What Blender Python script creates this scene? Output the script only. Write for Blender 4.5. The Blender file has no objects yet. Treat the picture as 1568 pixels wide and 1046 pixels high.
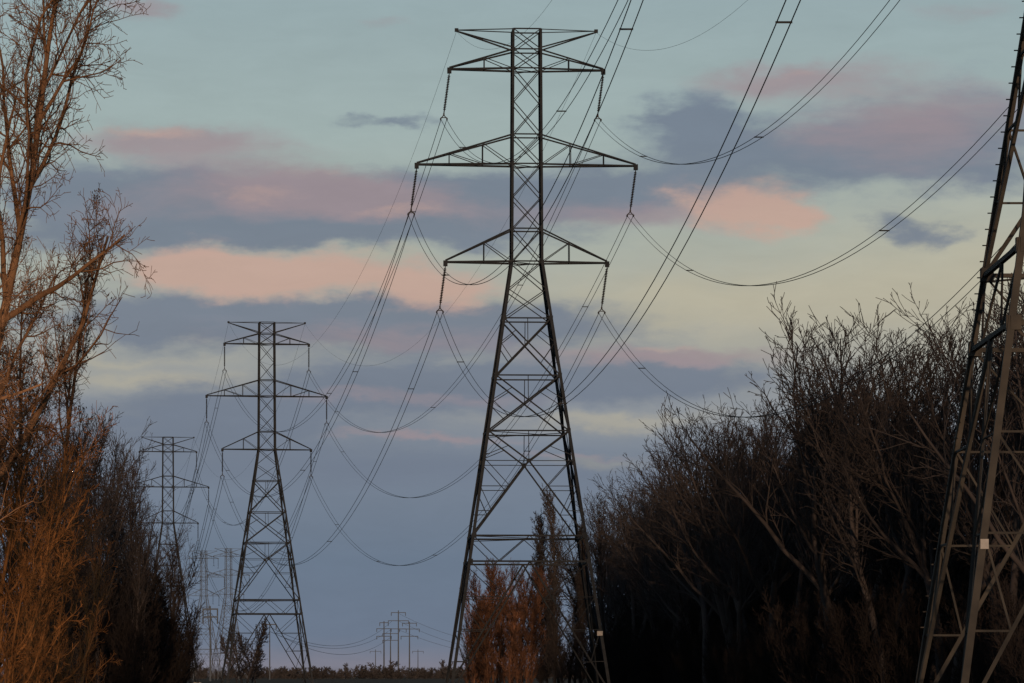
import bpy, math, random
import numpy as np
from mathutils import Vector, Matrix

R = math.radians
scene = bpy.context.scene
def lin(c):
    out=[]
    for v in c:
        v/=255.0
        out.append(v/12.92 if v<=0.04045 else ((v+0.055)/1.055)**2.4)
    return (*out,1.0)

# ------------------------------------------------------------ camera
F=6000.0
cd=bpy.data.cameras.new("camera"); cam=bpy.data.objects.new("camera",cd)
scene.collection.objects.link(cam); scene.camera=cam
cam.location=(0,0,1.7); cam.rotation_euler=(R(90),0,0)
cd.sensor_width=36; cd.lens=36*F/1568; cd.shift_y=(1035-523)/1568
cd.clip_start=0.5; cd.clip_end=40000
scene.view_settings.view_transform='Standard'
scene.view_settings.look='None'

# ------------------------------------------------------------ materials
def mat(name,c1,c2,scale=3.0,rough=0.9,rand=0.0,detail=4):
    m=bpy.data.materials.new(name); m.use_nodes=True
    nt=m.node_tree; b=nt.nodes["Principled BSDF"]
    tc=nt.nodes.new("ShaderNodeTexCoord")
    n=nt.nodes.new("ShaderNodeTexNoise"); n.inputs["Scale"].default_value=scale; n.inputs["Detail"].default_value=detail
    nt.links.new(tc.outputs["Object"],n.inputs["Vector"])
    r=nt.nodes.new("ShaderNodeValToRGB")
    r.color_ramp.elements[0].position=0.3; r.color_ramp.elements[1].position=0.7
    r.color_ramp.elements[0].color=(*c1,1); r.color_ramp.elements[1].color=(*c2,1)
    nt.links.new(n.outputs["Fac"],r.inputs["Fac"])
    out=r.outputs["Color"]
    if rand>0:
        oi=nt.nodes.new("ShaderNodeObjectInfo")
        mr=nt.nodes.new("ShaderNodeMapRange"); mr.inputs["To Min"].default_value=1-rand; mr.inputs["To Max"].default_value=1+rand
        nt.links.new(oi.outputs["Random"],mr.inputs["Value"])
        hs=nt.nodes.new("ShaderNodeHueSaturation")
        nt.links.new(mr.outputs["Result"],hs.inputs["Value"]); nt.links.new(out,hs.inputs["Color"])
        out=hs.outputs["Color"]
    nt.links.new(out,b.inputs["Base Color"])
    b.inputs["Roughness"].default_value=rough
    try: b.inputs["Specular IOR Level"].default_value=0.2
    except: pass
    return m
M_steel=mat("galvanised_steel",(0.016,0.021,0.028),(0.030,0.036,0.044),2.0,0.85)
M_steel_near=mat("galvanised_steel_weathered",(0.030,0.031,0.032),(0.075,0.071,0.064),1.2,0.8)
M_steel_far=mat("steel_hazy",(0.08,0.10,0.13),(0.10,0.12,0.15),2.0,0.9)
M_wire=mat("aluminium_wire",(0.020,0.024,0.028),(0.032,0.037,0.042),2.0,0.8)
M_ins=mat("porcelain_insulator",(0.012,0.012,0.014),(0.022,0.020,0.020),4.0,0.6)
M_sign=mat("sign_white",(0.30,0.30,0.30),(0.42,0.42,0.42),6.0,0.5)
M_conc=mat("concrete",(0.25,0.24,0.22),(0.35,0.34,0.32),4.0,0.9)
M_bark=mat("bark_dark",(0.026,0.025,0.028),(0.064,0.056,0.056),0.6,0.95,0.4)
M_red=mat("bark_reddish",(0.032,0.023,0.024),(0.068,0.045,0.044),0.6,0.95,0.35)
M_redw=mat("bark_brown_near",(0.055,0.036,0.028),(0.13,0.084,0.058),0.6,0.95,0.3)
M_shrub=mat("brush_dark",(0.014,0.012,0.013),(0.028,0.023,0.022),0.6,0.95,0.3)
M_sunlit_warm=mat("bark_sunlit_warm",(0.15,0.085,0.05),(0.30,0.175,0.10),0.7,0.9,0.25)  # tan sunlight on the near crowns is put into the bark colour
M_sunlit_orange=mat("twigs_sunlit_orange",(0.12,0.055,0.021),(0.33,0.155,0.055),0.8,0.9,0.35)  # orange of the low sun painted into the twig colour
M_sunlit_russet=mat("twigs_sunlit_russet",(0.085,0.046,0.030),(0.20,0.10,0.060),0.35,0.9,0.35)  # base colour carries the warm sunlight on the trees behind the tower
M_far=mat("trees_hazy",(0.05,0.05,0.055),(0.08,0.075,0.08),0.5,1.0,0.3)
M_ground=mat("grass_ground",(0.015,0.016,0.010),(0.04,0.034,0.02),0.05,1.0,0,8)

MC={}
def new_obj(name,mesh,parent=None,loc=(0,0,0),material=None,rz=0,scale=None):
    if material and mesh.materials and mesh.materials[0]!=material:
        k=(mesh.name,material.name)
        if k not in MC:
            c=mesh.copy(); c.materials.clear(); c.materials.append(material); MC[k]=c
        mesh=MC[k]
    o=bpy.data.objects.new(name,mesh); scene.collection.objects.link(o)
    o.location=loc; o.rotation_euler=(0,0,rz)
    if scale is not None: o.scale=scale
    if parent: o.parent=parent
    return o

# ------------------------------------------------------------ mesh accumulators
class Acc:
    def __init__(s): s.v=[]; s.f=[]
    def poly_extrude(s,p,q,sec,ref):
        d=(q-p); L=d.length
        if L<1e-5: return
        d/=L
        a=ref-d*ref.dot(d)
        if a.length<1e-3:
            a=Vector((1,0,0))-d*d.x
            if a.length<1e-3: a=Vector((0,1,0))
        a.normalize(); b=d.cross(a)
        n=len(sec); o=len(s.v)
        for base in (p,q):
            for (x,y) in sec: s.v.append(base+a*x+b*y)
        for i in range(n):
            j=(i+1)%n; s.f.append((o+i,o+j,o+n+j,o+n+i))
        s.f.append(tuple(o+i for i in reversed(range(n)))); s.f.append(tuple(o+n+i for i in range(n)))
    def angle(s,p,q,w,ref=None):
        p=Vector(p);q=Vector(q)
        t=max(w*0.14,0.010); h=w/2
        sec=[(-h,-h),(h,-h),(h,-h+t),(-h+t,-h+t),(-h+t,h),(-h,h)]
        if ref is None: ref=Vector((0,0,1)) if abs((q-p).normalized().z)<0.95 else Vector((1,0,0))
        s.poly_extrude(p,q,sec,ref)
    def box(s,c,sz):
        x,y,z=c; a,b,e=[k/2 for k in sz]; o=len(s.v)
        for dx in (-a,a):
            for dy in (-b,b):
                for dz in (-e,e): s.v.append(Vector((x+dx,y+dy,z+dz)))
        for f in ((0,1,3,2),(4,6,7,5),(0,4,5,1),(2,3,7,6),(0,2,6,4),(1,5,7,3)): s.f.append(tuple(o+i for i in f))
    def lathe(s,p,q,prof,n=8):
        p=Vector(p);q=Vector(q); d=(q-p); L=d.length; d/=L
        a=Vector((1,0,0))-d*d.x; a.normalize(); b=d.cross(a); o=len(s.v)
        for (t,r) in prof:
            for i in range(n):
                an=2*math.pi*i/n
                s.v.append(p+d*(t*L)+a*(r*math.cos(an))+b*(r*math.sin(an)))
        for k in range(len(prof)-1):
            for i in range(n):
                j=(i+1)%n; s.f.append((o+k*n+i,o+k*n+j,o+(k+1)*n+j,o+(k+1)*n+i))
    def tube(s,pts,r):
        o=len(s.v)
        for p in pts:
            for off in ((r,0,0),(0,0,r),(-r,0,0),(0,0,-r)): s.v.append(p+Vector(off))
        for k in range(len(pts)-1):
            for i in range(4):
                j=(i+1)%4; s.f.append((o+k*4+i,o+k*4+j,o+k*4+4+j,o+k*4+4+i))
    def mesh(s,name,material):
        m=bpy.data.meshes.new(name); m.from_pydata([tuple(v) for v in s.v],[],s.f); m.materials.append(material); m.update(); return m

# ------------------------------------------------------------ lattice tower
def build_tower(drop=0.0,LG=0.23,BR=0.11,RD=0.058,bolts=False,material=M_steel):
    A=Acc()
    W=33.35-drop
    def up(h): return h-drop
    def hw(h):
        if h<=W: return 1.15+(W-h)*0.147
        return 1.15-0.10*(h-W)/17.75
    faces=[lambda s,h:Vector((s*hw(h),-hw(h),h)),lambda s,h:Vector((s*hw(h),hw(h),h)),
           lambda s,h:Vector((-hw(h),s*hw(h),h)),lambda s,h:Vector((hw(h),s*hw(h),h))]
    T=up(51.1)
    for sx in (-1,1):
        for sy in (-1,1):
            A.angle((sx*hw(0),sy*hw(0),0),(sx*hw(W),sy*hw(W),W),LG,Vector((-sx,0,0)) if sx*sy>0 else Vector((0,-sy,0)))
            A.angle((sx*hw(W),sy*hw(W),W),(sx*hw(T),sy*hw(T),T),LG*0.8,Vector((-sx,0,0)) if sx*sy>0 else Vector((0,-sy,0)))
    levels=[33.35,35.85,40.8,43.05,48.1,49.55,51.1]
    for fi,P in enumerate(faces):
        for h in [up(l) for l in levels]+[up(28.95),up(24.55),20.3,12.3,10.35]:
            A.angle(P(-1,h),P(1,h),BR if h>13 else BR*1.25)
        for a,b in [(33.35,35.85),(35.85,38.3),(38.3,40.8),(40.8,43.05),(43.05,45.6),(45.6,48.1),(48.1,49.55),(49.55,51.1),(31.2,33.35),(28.95,31.2)]:
            A.angle(P(-1,up(a)),P(1,up(b)),RD*1.15); A.angle(P(1,up(a)),P(-1,up(b)),RD*1.15)
        for a,b in [(up(24.55),up(28.95)),(20.3,up(24.55))]:
            w0,w1=hw(a),hw(b); hc=a+(b-a)*w0/(w0+w1)
            A.angle(P(-1,a),P(1,b),BR); A.angle(P(1,a),P(-1,b),BR)
            A.angle(P(0,hc),P(0,b),RD)
            for s in (-1,1):
                c0=P(s,a); cc=P(0,hc); m=c0.lerp(cc,0.5)
                A.angle(m,P(s,hc),RD)
                m2=P(s,b).lerp(cc,0.5); A.angle(m2,P(s,hc),RD)
        nd=P(0,18.0)
        A.angle(P(0,18.0),P(0,20.3),RD)
        for s in (-1,1):
            A.angle(P(s,20.3),nd,BR*1.1); A.angle(nd,P(s,12.3),BR*1.1)
            A.angle(P(s,20.3).lerp(nd,0.5),P(s,18.4),RD)
            prev=P(s,18.2)
            for k,t in enumerate((0.34,0.67)):
                m=nd.lerp(P(s,12.3),t)
                A.angle(m,P(s,m.z),RD); A.angle(m,prev,RD); prev=P(s,m.z)
            A.angle(nd,P(s,18.0),RD)
        xs=[-1,-0.5,0,0.5,1]
        for k in range(4):
            if k%2==0: A.angle(P(xs[k],12.3),P(xs[k+1],10.35),RD*1.1)
            else: A.angle(P(xs[k],10.35),P(xs[k+1],12.3),RD*1.1)
        top=P(0,10.35)
        for s in (-1,1):
            bt=P(s,0.4); A.angle(top,bt,BR*1.1)
            prev=P(s,10.35)
            for t in (0.27,0.52,0.76):
                m=top.lerp(bt,t); A.angle(m,P(s,m.z),RD); A.angle(m,prev,RD); prev=P(s,m.z)
    for P in faces:
        for h in (20.3,12.3,10.35,up(24.55),up(28.95)):
            for s in (-1,1): A.box(P(s*0.975,h),(0.26,0.26,0.36))
        A.box(P(0,18.0),(0.34,0.3,0.3)) 
    for h in (20.3,12.3,W,up(40.8),up(48.1)):
        w=hw(h)-0.03
        A.angle((-w,-w,h-0.05),(w,w,h-0.05),RD); A.angle((-w,w,h-0.17),(w,-w,h-0.17),RD)
    def arm(hb,ht,L,posts):
        for sx in (-1,1):
            tip=Vector((sx*L,0,hb))
            for sy in (-1,1):
                b0=Vector((sx*hw(hb),sy*hw(hb)*.8,hb)); t0=Vector((sx*hw(ht),sy*hw(ht)*.8,ht)); tt=tip+Vector((0,sy*0.1,0.12)); tb=tip+Vector((0,sy*0.1,0))
                A.angle(b0,tb,BR*1.3); A.angle(t0,tt,BR*1.1)
                pb=b0
                for t in posts:
                    x=b0.lerp(tb,t); y=t0.lerp(tt,t); A.angle(x,y,RD*1.1); A.angle(pb,y,RD)
                    pb=x
            for t in posts:
                y0=hw(hb)*.8*(1-t)+0.1*t; xx=sx*(hw(hb)*(1-t)+L*t)
                A.angle((xx,-y0,hb+0.03),(xx,y0,hb+0.03),RD)
            A.box(tip+Vector((0,0,-0.1)),(0.32,0.36,0.42))
    arm(up(33.35),up(35.85),6.2,[0.42])
    arm(up(40.8),up(43.05),8.4,[0.31,0.66])
    arm(up(48.1),up(49.55),5.9,[0.45])
    for sx in (-1,1):
        tip=Vector((sx*5.35,0,T))
        for sy in (-1,1):
            A.angle((sx*hw(T),sy*hw(T)*.8,T),tip,RD*1.2); A.angle((sx*hw(T),sy*hw(T)*.8,up(49.7)),tip-Vector((0,0,0.08)),BR)
        A.box(tip,(0.28,0.2,0.26))
    if bolts:
        for k in range(60):
            h=3+k*0.42
            A.angle((-hw(h),hw(h),h),(-hw(h)-0.2,hw(h),h),0.03)
            A.angle((-hw(h),hw(h),h+.21),(-hw(h),hw(h)+.2,h+.21),0.03)
    m=A.mesh("lattice_frame",material)
    B=Acc()
    for sx in (-1,1):
        for sy in (-1,1): B.lathe((sx*hw(0),sy*hw(0),-0.5),(sx*hw(0),sy*hw(0),0.35),[(0,0.5),(1,0.5),(1,0.0)],12)
    return m,B.mesh("footings",M_conc),hw

TIPS=[(5.9,48.1),(8.4,40.8),(6.2,33.35)]
def insulator_mesh(drop,dx):
    A=Acc()
    for (L,h) in TIPS:
        for sx in (-1,1):
            p=Vector((sx*L,0,h-drop-0.3)); q=p+Vector((dx,0,-3.1))
            prof=[(0,0.03)]
            n=21
            for k in range(n):
                t=0.06+0.86*k/n
                prof+=[(t,0.045),(t+0.008,0.105),(t+0.020,0.115),(t+0.028,0.05)]
            prof+=[(1,0.04)]
            A.lathe(p,q,prof,10)
            A.box(q+Vector((0,0,-0.08)),(0.12,0.08,0.2))
            for s in (-1,1):
                A.angle(q+Vector((0,0,-0.1)),q+Vector((s*0.24,0,-0.4)),0.07)
                A.box(q+Vector((s*0.24,0,-0.42)),(0.1,0.5,0.12))
            A.angle(q+Vector((-0.24,0,-0.3)),q+Vector((0.24,0,-0.3)),0.06)
    return A.mesh("insulator_strings",M_ins)
def attach(T,sx,i):
    L,h=TIPS[i]
    c,s=math.cos(T['rz']),math.sin(T['rz'])
    x=sx*L+T['dx']; return Vector((T['x']+x*c,T['y']+x*s,h-T['drop']-0.3-3.1-0.45))
def peak(T,sx):
    c,s=math.cos(T['rz']),math.sin(T['rz']); x=sx*5.35
    return Vector((T['x']+x*c,T['y']+x*s,51.0-T['drop']))

towers=[dict(x=16.25,y=100,rz=0,dx=-0.1,drop=3.5,mat=M_steel_near),
        dict(x=1.1,y=300,rz=R(3),dx=-0.42,drop=0,mat=M_steel),
        dict(x=-34.3,y=548,rz=R(8),dx=0,drop=0,mat=M_steel),
        dict(x=-71.2,y=811,rz=R(8),dx=0,drop=0,mat=M_steel),
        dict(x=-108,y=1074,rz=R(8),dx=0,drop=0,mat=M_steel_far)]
m_std,m_foot,hw_std=build_tower()
m_near,m_foot0,hw0=build_tower(3.5,0.18,0.095,0.055,True,M_steel_near)
for i,T in enumerate(towers):
    e=bpy.data.objects.new("transmission_tower",None); scene.collection.objects.link(e)
    e.location=(T['x'],T['y'],0); e.rotation_euler=(0,0,T['rz'])
    new_obj("lattice_frame",m_near if i==0 else m_std,e,material=T['mat'])
    new_obj("footings",m_foot0 if i==0 else m_foot,e)
    new_obj("insulator_strings",insulator_mesh(T['drop'],T['dx']),e)
    if i<2:
        h=4.9; w=(hw0 if i==0 else hw_std)(h); A=Acc()
        if i==0: A.box((-w+0.03,-w-0.14,h),(0.2,0.02,0.24))
        else: A.box((w-0.1,-w-0.22,h),(0.42,0.02,0.34))
        new_obj("warning_plate",A.mesh("warning_plate",M_sign),e)
for (x,y,s,rz) in ((-118,1500,0.97,R(20)),(-110,1520,1.0,R(20))):
    e=bpy.data.objects.new("transmission_tower",None); scene.collection.objects.link(e)
    e.location=(x,y,0); e.rotation_euler=(0,0,rz); e.scale=(s,s,s)
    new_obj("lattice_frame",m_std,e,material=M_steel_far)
    new_obj("insulator_strings",insulator_mesh(0,0),e)

# wires
def cat(a,b,s,n=56):
    return [a.lerp(b,t/n)+Vector((0,0,-4*s*(t/n)*(1-t/n))) for t in range(n+1)]
def span(Ta,Tb,sag,gsag,r,material,twin=True):
    A=Acc()
    for i in range(3):
        for sx in (-1,1):
            a=attach(Ta,sx,i); b=attach(Tb,sx,i)
            for o in (-0.22,0.22): A.tube(cat(a+Vector((o,0,0)),b+Vector((o,0,0)),sag*(1+0.015*i)),r)
            L=(b-a).length; k=int(L/52)
            for j in range(k):
                t=(j+0.5+0.2*math.sin(i*3+sx+j))/k
                p=a.lerp(b,t)+Vector((0,0,-4*sag*(1+0.015*i)*t*(1-t)))
                A.box(p,(0.52,0.06,0.06))
    for sx in (-1,1):
        A.tube(cat(peak(Ta,sx),peak(Tb,sx),gsag),r*0.45)
    o=new_obj("power_line_wires",A.mesh("power_line_wires",material))
span(towers[0],towers[1],12,11,0.021,M_wire)
span(towers[1],towers[2],15.2,14,0.024,M_wire)
span(towers[2],towers[3],16,14.5,0.03,M_wire)
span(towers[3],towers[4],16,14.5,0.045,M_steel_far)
Tb=dict(x=34,y=-150,rz=0,dx=0,drop=0); span(Tb,towers[0],16,14,0.026,M_wire)

# ------------------------------------------------------------ distant poles
def far_pole(x,y,H,arms,wid=0.7):
    e=bpy.data.objects.new("utility_pole",None); scene.collection.objects.link(e); e.location=(x,y,0)
    A=Acc(); A.lathe((0,0,0),(0,0,H),[(0,wid*0.6),(1,wid*0.35),(1,0)],8)
    for (h,L) in arms:
        A.box((0,0,h),(2*L,0.4,0.45))
        for s in (-1,1): A.lathe((s*(L-0.2),0,h-2.2),(s*(L-0.2),0,h),[(0,0.22),(1,0.22)],6)
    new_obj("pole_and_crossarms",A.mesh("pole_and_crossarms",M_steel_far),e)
def PX(px,Y): return (px-784)*Y/F
for px,Y,H,arms in ((588,2600,38,[(37,3),(33,5),(28,5)]),(610,2650,46,[(44.5,5),(39,7),(33.5,5.5)]),(627,2700,39,[(38,5),(34,7),(29,6)]),
                    (598,2900,34,[(33,6),(28,6)]),(322,1250,24,[(23,2.5),(20.5,2.5)]),(413,1700,25,[(24,3)]),(640,4200,30,[(28,6)]),(575,4200,30,[(28,6)])):
    far_pole(PX(px,Y),Y,H,arms,0.9 if Y>2000 else 0.5)
A=Acc()
for (pa,Ya,za,pb,Yb,zb,sg) in ((413,1700,23,600,2600,38,12),(413,1700,21,600,2600,33,10),(430,1700,19,600,2600,28,10),(610,2650,44,900,2500,26,12),(610,2650,39,900,2500,22,12),(610,2650,33,900,2500,18,10),(322,1250,22,413,1700,23,7),(322,1250,20,413,1700,21,7),(120,1150,26,322,1250,22,6)):
    A.tube(cat(Vector((PX(pa,Ya),Ya,za)),Vector((PX(pb,Yb),Yb,zb)),sg,30),0.09)
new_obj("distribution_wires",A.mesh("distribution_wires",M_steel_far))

# ------------------------------------------------------------ trees
def gen_tree(name,seed,H,r0,n0,start,c0,ratio0,tilt,c1,ratio1,c2,ratio2,c3,up=(0.02,0.07,0.06,0.05,0.03),wig=(0.06,0.08,0.09,0.10,0.12),stems=1,minr=0.011,clump=0,lev4=True,shape=0.35,mt=None,r3=0.62):
    rng=random.Random(seed); segs=[]; leaves=[]
    NS=(n0,7,5,3,2); CH=(c0,c1,c2,c3,0); RT=(ratio0,ratio1,ratio2,r3,0)
    maxl=4 if lev4 else 3
    def grow(p,d,L,r,lev):
        n=NS[lev]; st=L/n; wg=wig[lev]; ub=up[lev]; rr=r; az=rng.random()*6.28
        for i in range(n):
            d=Vector((d.x+rng.gauss(0,wg),d.y+rng.gauss(0,wg),d.z+rng.gauss(0,wg)+ub)); d.normalize()
            q=p+d*st; fr=(i+1)/n
            r1=max(minr,r*(1-fr*(0.8 if lev==0 else 0.72)))
            segs.append((p.x,p.y,p.z,q.x,q.y,q.z,rr,r1,lev)); p=q; rr=r1
            if lev<maxl and not(lev==0 and fr<start):
                c=CH[lev]; k=int(c)+(1 if rng.random()<c-int(c) else 0)
                for _ in range(k):
                    az+=2.4+rng.uniform(-.5,.5)
                    tl=tilt*(1 if lev else (1.2-0.6*fr))*rng.uniform(0.7,1.3)
                    a=d.orthogonal().normalized(); b=d.cross(a)
                    dd=d*math.cos(tl)+(a*math.cos(az)+b*math.sin(az))*math.sin(tl)
                    if lev==0: ll=H*ratio0*(1-shape*((fr-start)/(1-start))**1.3)*rng.uniform(0.6,1.15)
                    else: ll=L*RT[lev]*(1-0.4*fr)*rng.uniform(0.6,1.25)
                    pp=p-d*st*rng.random()*0.9
                    grow(pp,dd,ll,max(minr,min(r1*0.7,ll*0.018)),lev+1)
        if clump and lev==3 and rng.random()<clump:
            for _ in range(4):
                leaves.append((p+Vector((rng.gauss(0,.05),rng.gauss(0,.05),rng.gauss(0,.05))),rng.random()*6.28,rng.uniform(.03,.05)))
    for s in range(stems):
        if stems==1: grow(Vector((0,0,-0.3)),Vector((0,0,1)),H,r0,0)
        else:
            an=rng.random()*6.28; rad=rng.random()*1.3; tl=rng.uniform(0.02,0.28)
            grow(Vector((math.cos(an)*rad,math.sin(an)*rad,-0.3)),Vector((math.cos(an)*tl,math.sin(an)*tl,1)).normalized(),H*rng.uniform(.6,1),r0*rng.uniform(.5,1),0)
    V=[];Fc=[];base=0
    SA=np.array(segs,dtype=np.float32)
    for sides,sel in ((6,SA[:,8]<=1),(3,SA[:,8]>1)):
        S=SA[sel]
        if not len(S): continue
        P=S[:,0:3];Q=S[:,3:6];ra=S[:,6];rb=S[:,7]
        D=Q-P; D=D/(np.linalg.norm(D,axis=1,keepdims=True)+1e-9)
        ref=np.where(np.abs(D[:,2:3])<0.9,np.array([[0,0,1.0]]),np.array([[1.0,0,0]]))
        a=np.cross(D,ref); a/=np.linalg.norm(a,axis=1,keepdims=True); b=np.cross(D,a)
        n_=len(S); vv=np.zeros((n_,2*sides,3),dtype=np.float32)
        for i in range(sides):
            an=2*math.pi*i/sides; o=a*math.cos(an)+b*math.sin(an)
            vv[:,i]=P+o*ra[:,None]; vv[:,sides+i]=Q+o*rb[:,None]
        V.append(vv.reshape(-1,3))
        idx=np.arange(n_)[:,None]*2*sides+base
        for i in range(sides):
            j=(i+1)%sides
            Fc.append(np.hstack([idx+i,idx+j,idx+sides+j,idx+sides+i]))
        base+=n_*2*sides
    if leaves:
        L=np.zeros((len(leaves),4,3),dtype=np.float32)
        for k,(p,a,s) in enumerate(leaves):
            u=Vector((math.cos(a),math.sin(a),0.3))*s; w=Vector((-math.sin(a)*.4,math.cos(a)*.4,1))*s
            for m_,(x,y) in enumerate(((-1,0),(0,-1),(1,0),(0,1))): L[k,m_]=tuple(p+u*x+w*y)
        V.append(L.reshape(-1,3)); idx=np.arange(len(leaves))[:,None]*4+base
        Fc.append(np.hstack([idx,idx+1,idx+2,idx+3]))
    V=np.vstack(V);Fc=np.vstack(Fc)
    m=bpy.data.meshes.new(name)
    m.vertices.add(len(V)); m.vertices.foreach_set("co",V.ravel())
    m.loops.add(Fc.size); m.loops.foreach_set("vertex_index",Fc.ravel().astype(np.int32))
    m.polygons.add(len(Fc)); m.polygons.foreach_set("loop_start",np.arange(0,Fc.size,4,dtype=np.int32))
    m.update(calc_edges=True); m.materials.append(mt or M_bark)
    print(name,len(segs),"ztop",float(V[:,2].max()),"r95",float(np.percentile(np.abs(V[:,0]),95)),flush=True)
    m["ztop"]=float(V[:,2].max())
    return m
forest=[gen_tree("forest_tree_a",1,14,0.24,10,0.42,2,0.42,0.60,1.5,0.48,1.0,0.62,0.45,minr=0.012),
        gen_tree("forest_tree_b",2,15,0.22,10,0.52,2,0.38,0.55,1.5,0.48,1.0,0.62,0.45,minr=0.012),
        gen_tree("forest_tree_c",3,14.5,0.20,11,0.40,1.7,0.34,0.60,1.5,0.48,1.0,0.62,0.45,minr=0.012,mt=M_red),
        gen_tree("forest_tree_d",4,11,0.26,8,0.50,2.1,0.66,0.50,1.6,0.44,1.1,0.60,0.45,minr=0.012,wig=(.1,.1,.1,.1,.12))]
slender=gen_tree("slender_tree",5,18,0.2,20,0.06,3,0.19,0.55,1.6,0.45,1.4,0.5,0.7,up=(0.02,0.12,0.10,0.08,0.05),shape=0.5,minr=0.014)
midtree=gen_tree("mid_tree",15,8,0.16,9,0.15,2.2,0.38,0.6,1.5,0.46,1.2,0.55,0.3,minr=0.024,shape=0.4)
shrub=[gen_tree("shrub_a",6,6,0.06,7,0.1,1.5,0.35,0.5,1.2,0.5,0.9,0.5,0,stems=7,minr=0.012,lev4=False,mt=M_shrub),
       gen_tree("shrub_b",7,6,0.05,7,0.1,1.5,0.37,0.5,1.2,0.5,0.9,0.5,0,stems=8,minr=0.012,lev4=False,mt=M_shrub)]
farclump=gen_tree("far_clump",8,7,0.1,5,0.1,1.5,0.3,0.6,1,0.5,0.7,0.5,0,stems=6,minr=0.05,lev4=False,mt=M_far)
near=[gen_tree("near_tree_a",11,15,0.20,12,0.25,2,0.36,0.80,1.9,0.44,1.9,0.5,1.1,minr=0.006,wig=(.05,.14,.18,.20,.22),up=(0.04,0.05,0.05,0.07,0.06),mt=M_sunlit_warm),
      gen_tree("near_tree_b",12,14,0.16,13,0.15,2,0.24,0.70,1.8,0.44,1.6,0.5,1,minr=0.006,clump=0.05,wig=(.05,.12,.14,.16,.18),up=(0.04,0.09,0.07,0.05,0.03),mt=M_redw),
      gen_tree("near_tree_c",13,8,0.10,10,0.15,1.8,0.40,0.60,1.4,0.47,1.0,0.55,0.6,minr=0.007,wig=(.07,.12,.14,.16,.2),mt=M_sunlit_orange)]
sunlit_russet=gen_tree("sunlit_russet_tree",14,8,0.10,12,0.10,2.2,0.34,0.55,1.5,0.45,1.3,0.5,0.5,minr=0.010,up=(0.03,0.10,0.10,0.08,0.05),shape=0.4,mt=M_sunlit_russet)
rng=random.Random(77)
def put(name,mesh,x,y,s,material,parent=None,sxy=1.0,rz=None):
    return new_obj(name,mesh,parent,(x,y,0),material,rng.random()*6.28 if rz is None else rz,(s*sxy,s*sxy,s))
def putH(name,mesh,x,y,H,parent=None,sxy=1.0,rz=None):
    s=H/(mesh["ztop"]*0.97); return put(name,mesh,x,y,s,None,parent,sxy,rz)

# right forest
e=bpy.data.objects.new("bare_forest",None); scene.collection.objects.link(e)
EY=[165,190,205,222,247,265,300,338,400,480,620]
EX=[22.5,21.3,19.4,16.6,15.8,13.6,12.9,12.0,7.9,8.4,11]
y=172.0
while y<500:
    ex=float(np.interp(y,EY,EX))
    for off in (2.4,6.5,11.5,18):
        yy=y+rng.uniform(-3,3); xx=ex+off+rng.uniform(-1.2,1.2)
        if 784+F*(xx-4)/yy>1620: continue
        putH("bare_tree_part",rng.choice(forest),xx,yy,rng.uniform(19.2,23.0) if yy<232 else rng.uniform(17.8,21.8),e)
    y+=6.0 if y<330 else 10
y=170.0
while y<450:
    ex=float(np.interp(y,EY,EX))
    for off in (1.6,7,14):
        xx=ex+off+rng.uniform(-1.2,1.2); yy=y+rng.uniform(-2,2)
        if 784+F*(xx-3)/yy>1620: continue
        putH("shrub_part",rng.choice(shrub),xx,yy,rng.uniform(4,7.5) if off<5 else rng.uniform(9,13),e,0.95)
    y+=5
for (x,y,H) in ((4.3,400,20.7),(4.9,403,18.5),(3.7,406,17.0),(5.8,404,17.5),(3.0,412,13.0),(6.6,412,16.5),(5.2,398,13),(3.0,402,10),(6.9,396,12)):
    putH("slender_bare_tree",slender,x,y,H,None,0.95)
for k in range(19):
    px=710+104*(k+rng.random())/19; Y=rng.uniform(335,385)
    top=7.8+4.2*min(1,(px-706)/40)+rng.uniform(-2.0,0.6)
    putH("sunlit_russet_bare_tree",sunlit_russet,PX(px,Y),Y,top*Y/360,None,0.85)
# left mid forest
e=bpy.data.objects.new("bare_forest",None); scene.collection.objects.link(e)
for (px,Y,H) in ((120,250,18.5),(148,262,19),(168,268,19),(190,275,19.5),(208,285,19),(222,300,18),(160,240,15),(130,230,16),(95,240,17),(60,235,17),
                 (240,320,17),(252,345,16),(264,370,14.5),(276,400,13),(190,290,19),(140,300,20),(110,290,19),(170,310,20),(212,330,19),(55,270,17),(20,260,17),(232,370,17),(288,430,10),(300,450,8.5),(312,470,6),(205,250,13),(225,265,12),(180,245,12)):
    putH("bare_tree_part",rng.choice(forest),PX(px-8,Y),Y,H,e,0.75)
for k in range(46):
    Y=rng.uniform(225,420); px=rng.uniform(60,225+ (Y-225)*0.38)
    putH("shrub_part",rng.choice(shrub),PX(px,Y),Y,rng.uniform(6,11),e)
# left near trees
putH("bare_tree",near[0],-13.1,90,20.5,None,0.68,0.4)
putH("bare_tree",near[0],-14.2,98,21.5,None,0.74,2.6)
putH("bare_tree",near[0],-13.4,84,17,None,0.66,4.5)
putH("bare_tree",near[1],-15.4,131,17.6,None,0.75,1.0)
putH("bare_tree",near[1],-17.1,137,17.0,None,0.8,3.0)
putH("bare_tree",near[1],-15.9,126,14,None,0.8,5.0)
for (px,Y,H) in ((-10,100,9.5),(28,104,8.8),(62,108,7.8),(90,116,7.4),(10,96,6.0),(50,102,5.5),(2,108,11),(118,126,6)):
    putH("sunlit_orange_bare_tree",near[2],PX(px,Y),Y,H,None,0.8)
putH("bare_tree",midtree,PX(378,590),590,10.4,None,0.95)
putH("bare_tree",midtree,PX(392,605),605,8.4,None,1.0)
putH("bare_tree",midtree,PX(364,600),600,8.0,None,1.0)
putH("bare_tree",midtree,PX(385,610),610,6.5,None,1.3)
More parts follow.
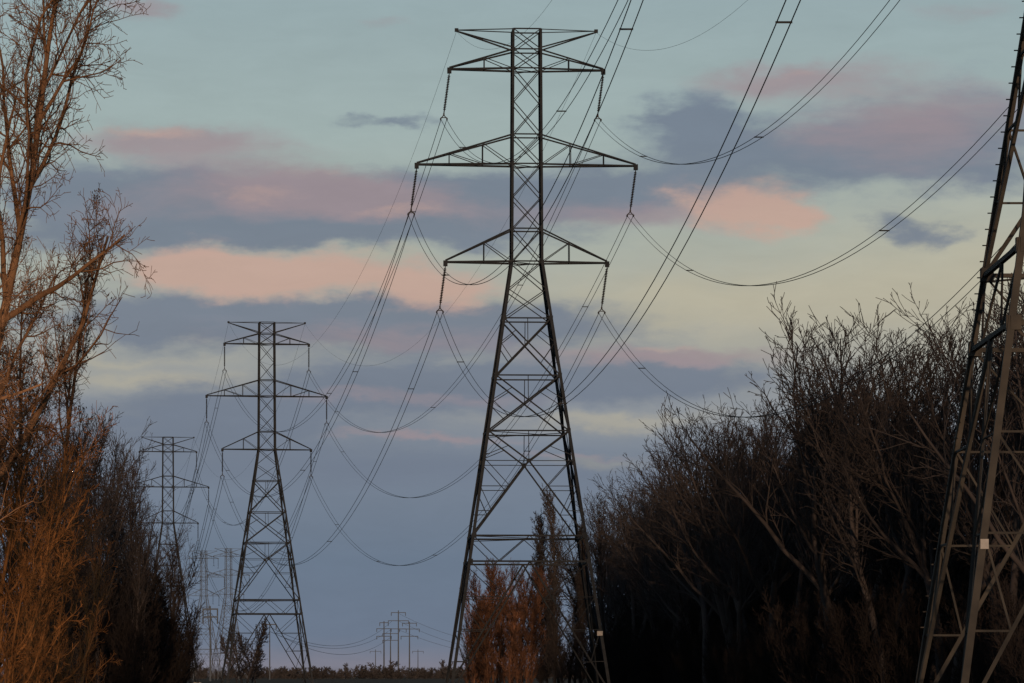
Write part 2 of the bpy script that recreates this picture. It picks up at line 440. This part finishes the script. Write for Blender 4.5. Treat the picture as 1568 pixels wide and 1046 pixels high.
putH("bare_tree",midtree,PX(371,605),605,9.2,None,1.0)
# distant row
e=bpy.data.objects.new("distant_tree_row",None); scene.collection.objects.link(e)
for k in range(360):
    Y=rng.uniform(2100,2700); px=rng.uniform(150,1000)
    put("tree_clump",farclump,PX(px,Y),Y,rng.uniform(0.4,1.1)*(1.8 if abs(px-548)<16 or rng.random()<.07 else 1),None,e,rng.uniform(1.3,2.6))

# ------------------------------------------------------------ ground
m=bpy.data.meshes.new("ground")
xs=np.linspace(-9000,9000,61); ys=np.concatenate([np.linspace(-600,3000,40),np.linspace(3300,16000,20)])
vs=[(float(x),float(y),0.25*math.sin(x*.01)*math.sin(y*.008) if y>50 else 0) for y in ys for x in xs]
fs=[(j*61+i,j*61+i+1,(j+1)*61+i+1,(j+1)*61+i) for j in range(len(ys)-1) for i in range(60)]
m.from_pydata(vs,[],fs); m.materials.append(M_ground); new_obj("ground",m)

# ------------------------------------------------------------ sun
sd=Vector((0.05,-1.0,math.tan(R(7)))).normalized()
ld=bpy.data.lights.new("sun","SUN"); ld.energy=2.2; ld.angle=R(0.6); ld.color=(1.0,0.62,0.36)
lo=bpy.data.objects.new("sun",ld); scene.collection.objects.link(lo)
lo.rotation_euler=(-sd).to_track_quat('-Z','Y').to_euler(); lo.location=(60,-60,60)

# ------------------------------------------------------------ world
w=bpy.data.worlds.new("World"); scene.world=w; w.use_nodes=True
nt=w.node_tree; N=nt.nodes; Lk=nt.links
for n in list(N): N.remove(n)
def val(sock,v):
    if isinstance(v,(int,float,tuple,list)): sock.default_value=v
    else: Lk.new(v,sock)
def mth(op,a,b=0.0,c=0.0,clamp=False):
    n=N.new("ShaderNodeMath"); n.operation=op; n.use_clamp=clamp
    val(n.inputs[0],a); val(n.inputs[1],b); val(n.inputs[2],c); return n.outputs[0]
def vm(op,a,b=None,c=None):
    n=N.new("ShaderNodeVectorMath"); n.operation=op; val(n.inputs[0],a)
    if b is not None: val(n.inputs[1],b)
    if c is not None: val(n.inputs[2],c)
    return n.outputs["Value"] if op=='DOT_PRODUCT' else n.outputs[0]
def mix(f,a,b):
    n=N.new("ShaderNodeMix"); n.data_type='RGBA'; val(n.inputs[0],f); val(n.inputs[6],a); val(n.inputs[7],b); return n.outputs[2]
tc=N.new("ShaderNodeTexCoord"); sp=N.new("ShaderNodeSeparateXYZ"); Lk.new(tc.outputs["Generated"],sp.inputs[0])
X,Y_,Z=sp.outputs
az=mth('ARCTAN2',X,Y_); hor=mth('SQRT',mth('ADD',mth('MULTIPLY',X,X),mth('MULTIPLY',Y_,Y_)))
el=mth('DIVIDE',Z,mth('MAXIMUM',hor,0.001))
U=mth('MULTIPLY_ADD',az,60.0,7.84); V_=mth('MULTIPLY_ADD',el,-60.0,10.35)
cb=N.new("ShaderNodeCombineXYZ"); Lk.new(U,cb.inputs[0]); Lk.new(V_,cb.inputs[1]); UV=cb.outputs[0]
def noise(scale,detail,vec,rough=0.55):
    n=N.new("ShaderNodeTexNoise"); n.inputs["Scale"].default_value=scale; n.inputs["Detail"].default_value=detail; n.inputs["Roughness"].default_value=rough; Lk.new(vec,n.inputs["Vector"]); return n
n1=noise(0.9,3,vm('MULTIPLY',UV,(0.5,1.1,1.0)),0.5); d1=vm('MULTIPLY',vm('SUBTRACT',n1.outputs["Color"],(0.5,0.5,0.5)),(1.6,0.6,0))
W1=vm('ADD',UV,d1)
n1b=noise(2.4,5,vm('MULTIPLY',UV,(0.6,1.3,1.0)),0.6); d1b=vm('MULTIPLY',vm('SUBTRACT',n1b.outputs["Color"],(0.5,0.5,0.5)),(1.3,0.42,0))
W=vm('ADD',W1,d1b)
n2=noise(1.5,8,vm('MULTIPLY',W1,(0.6,1.7,1)),0.62); nz=mth('SUBTRACT',n2.outputs["Fac"],0.5)
n3=noise(1.0,6,vm('MULTIPLY',vm('ADD',W1,(13,5,0)),(0.35,1.9,1)),0.6); nz3=mth('SUBTRACT',n3.outputs["Fac"],0.5)
def blobs(lst):
    acc=None
    for (cx,cy,rx,ry,s) in lst:
        cx/=100;cy/=100;rx/=100;ry/=100
        t=vm('MULTIPLY_ADD',W,(1/rx,1/ry,0),(-cx/rx,-cy/ry,0)); d=vm('DOT_PRODUCT',t,t)
        e=mth('EXPONENT',mth('MULTIPLY',d,-0.8))
        acc=mth('MULTIPLY_ADD',e,s,acc if acc is not None else 0.0)
    return acc
def shape(acc,lo,hi,amp,nzz):
    v=mth('MULTIPLY_ADD',nzz,amp,acc)
    n=N.new("ShaderNodeMapRange"); n.interpolation_type='SMOOTHSTEP'; Lk.new(v,n.inputs[0])
    n.inputs[1].default_value=lo; n.inputs[2].default_value=hi; return n.outputs[0]
ramp=N.new("ShaderNodeValToRGB"); cr=ramp.color_ramp
n=N.new("ShaderNodeMapRange"); Lk.new(V_,n.inputs[0]); n.inputs[1].default_value=-30; n.inputs[2].default_value=11; Lk.new(n.outputs[0],ramp.inputs[0])
def pos(y): return (y/100+30)/41
stops=[(-3000,(52,64,82)),(-1500,(80,98,115)),(-500,(128,147,156)),(0,(149,168,172)),(200,(158,174,173)),(380,(165,172,164)),(500,(161,163,157)),(620,(139,145,153)),(720,(116,128,146)),(860,(102,118,139)),(980,(105,119,140)),(1030,(128,126,139)),(1045,(40,42,46))]
cr.elements[0].position=pos(stops[0][0]); cr.elements[0].color=lin(stops[0][1]); cr.elements[1].position=1.0; cr.elements[1].color=lin((30,32,34))
for (yy,c) in stops[1:]:
    e_=cr.elements.new(pos(yy)); e_.color=lin(c)
col=ramp.outputs[0]
yel=blobs([(1350,460,330,90,1.0),(1000,460,200,40,.7),(250,578,110,14,1.0),(930,640,140,10,.9),(900,700,60,8,.8),(200,550,120,7,.7),(1560,380,200,90,.6),(560,395,60,10,.5)])
col=mix(mth('MULTIPLY',yel,0.52,clamp=True),col,lin((190,180,154)))
grey=blobs([(300,320,250,50,.8),(560,300,280,42,.65),(1065,185,80,45,.95),(1250,240,270,45,.95),(1480,180,200,60,.7),(930,300,240,34,.85),(1385,352,62,25,1.0),
            (590,182,80,10,.8),(420,362,360,28,.8),(330,490,280,32,.9),(560,500,340,44,.85),(420,620,340,30,.85),(640,585,280,28,.8),(1040,578,240,32,.95),(600,715,700,50,.8),(300,660,200,30,.6),(700,330,190,40,.55),(130,300,140,80,.5),(1500,270,160,30,.5),(800,500,200,30,.5)])
fg=shape(grey,0.2,1.0,0.95,nz)
col=mix(mth('MULTIPLY',fg,0.86),col,lin((108,119,138)))
mauve=blobs([(215,20,75,18,.9),(250,222,150,26,1.15),(430,285,170,38,1.05),(560,300,120,25,.75),(640,330,150,20,.7),(1180,125,150,26,.9),(1400,200,200,70,.9),(1040,545,190,16,1.1),(560,520,250,24,.8),(600,610,250,12,.65),(640,668,140,8,.9),(930,325,120,22,.6),(580,45,60,12,.55),(1450,20,120,18,.5),(250,400,170,20,.6),(870,690,100,7,.7),(480,1005,260,22,.4),(1050,340,120,30,.55),(200,330,150,30,.45)])
fm=shape(mauve,0.2,1.15,0.95,nz3)
col=mix(mth('MULTIPLY',fm,0.84),col,lin((154,138,144)))
sal=blobs([(310,412,120,28,1.15),(540,426,200,28,1.15),(690,455,90,22,.95),(1130,310,80,32,1.4),(1190,340,60,22,.9),(600,328,90,10,.65),(370,440,120,25,.65),(230,210,100,12,.65),(400,298,70,14,.5),(1230,118,70,12,.45),(480,262,60,8,.5),(1040,532,90,6,.5),(1350,150,80,12,.35)])
fs_=shape(sal,0.2,1.25,1.05,nz)
col=mix(mth('MULTIPLY',fs_,0.85),col,lin((196,162,148)))
col2=N.new("ShaderNodeHueSaturation"); Lk.new(col,col2.inputs["Color"]); Lk.new(mth('ADD',mth('MULTIPLY_ADD',nz3,0.14,1.0),mth('MULTIPLY',nz,0.14)),col2.inputs["Value"])
bg=N.new("ShaderNodeBackground"); Lk.new(col2.outputs[0],bg.inputs[0]); bg.inputs[1].default_value=0.98
sky=N.new("ShaderNodeTexSky"); sky.sky_type='NISHITA'; sky.sun_disc=False; sky.sun_elevation=R(7); sky.sun_rotation=math.atan2(sd.x,sd.y)
bg2=N.new("ShaderNodeBackground"); Lk.new(sky.outputs[0],bg2.inputs[0]); bg2.inputs[1].default_value=0.003
ad=N.new("ShaderNodeAddShader"); Lk.new(bg.outputs[0],ad.inputs[0]); Lk.new(bg2.outputs[0],ad.inputs[1])
ow=N.new("ShaderNodeOutputWorld"); Lk.new(ad.outputs[0],ow.inputs[0])
try:
    w.cycles.sampling_method='NONE'
except Exception as ex_: print(ex_)
print("objs",len(bpy.data.objects),flush=True)
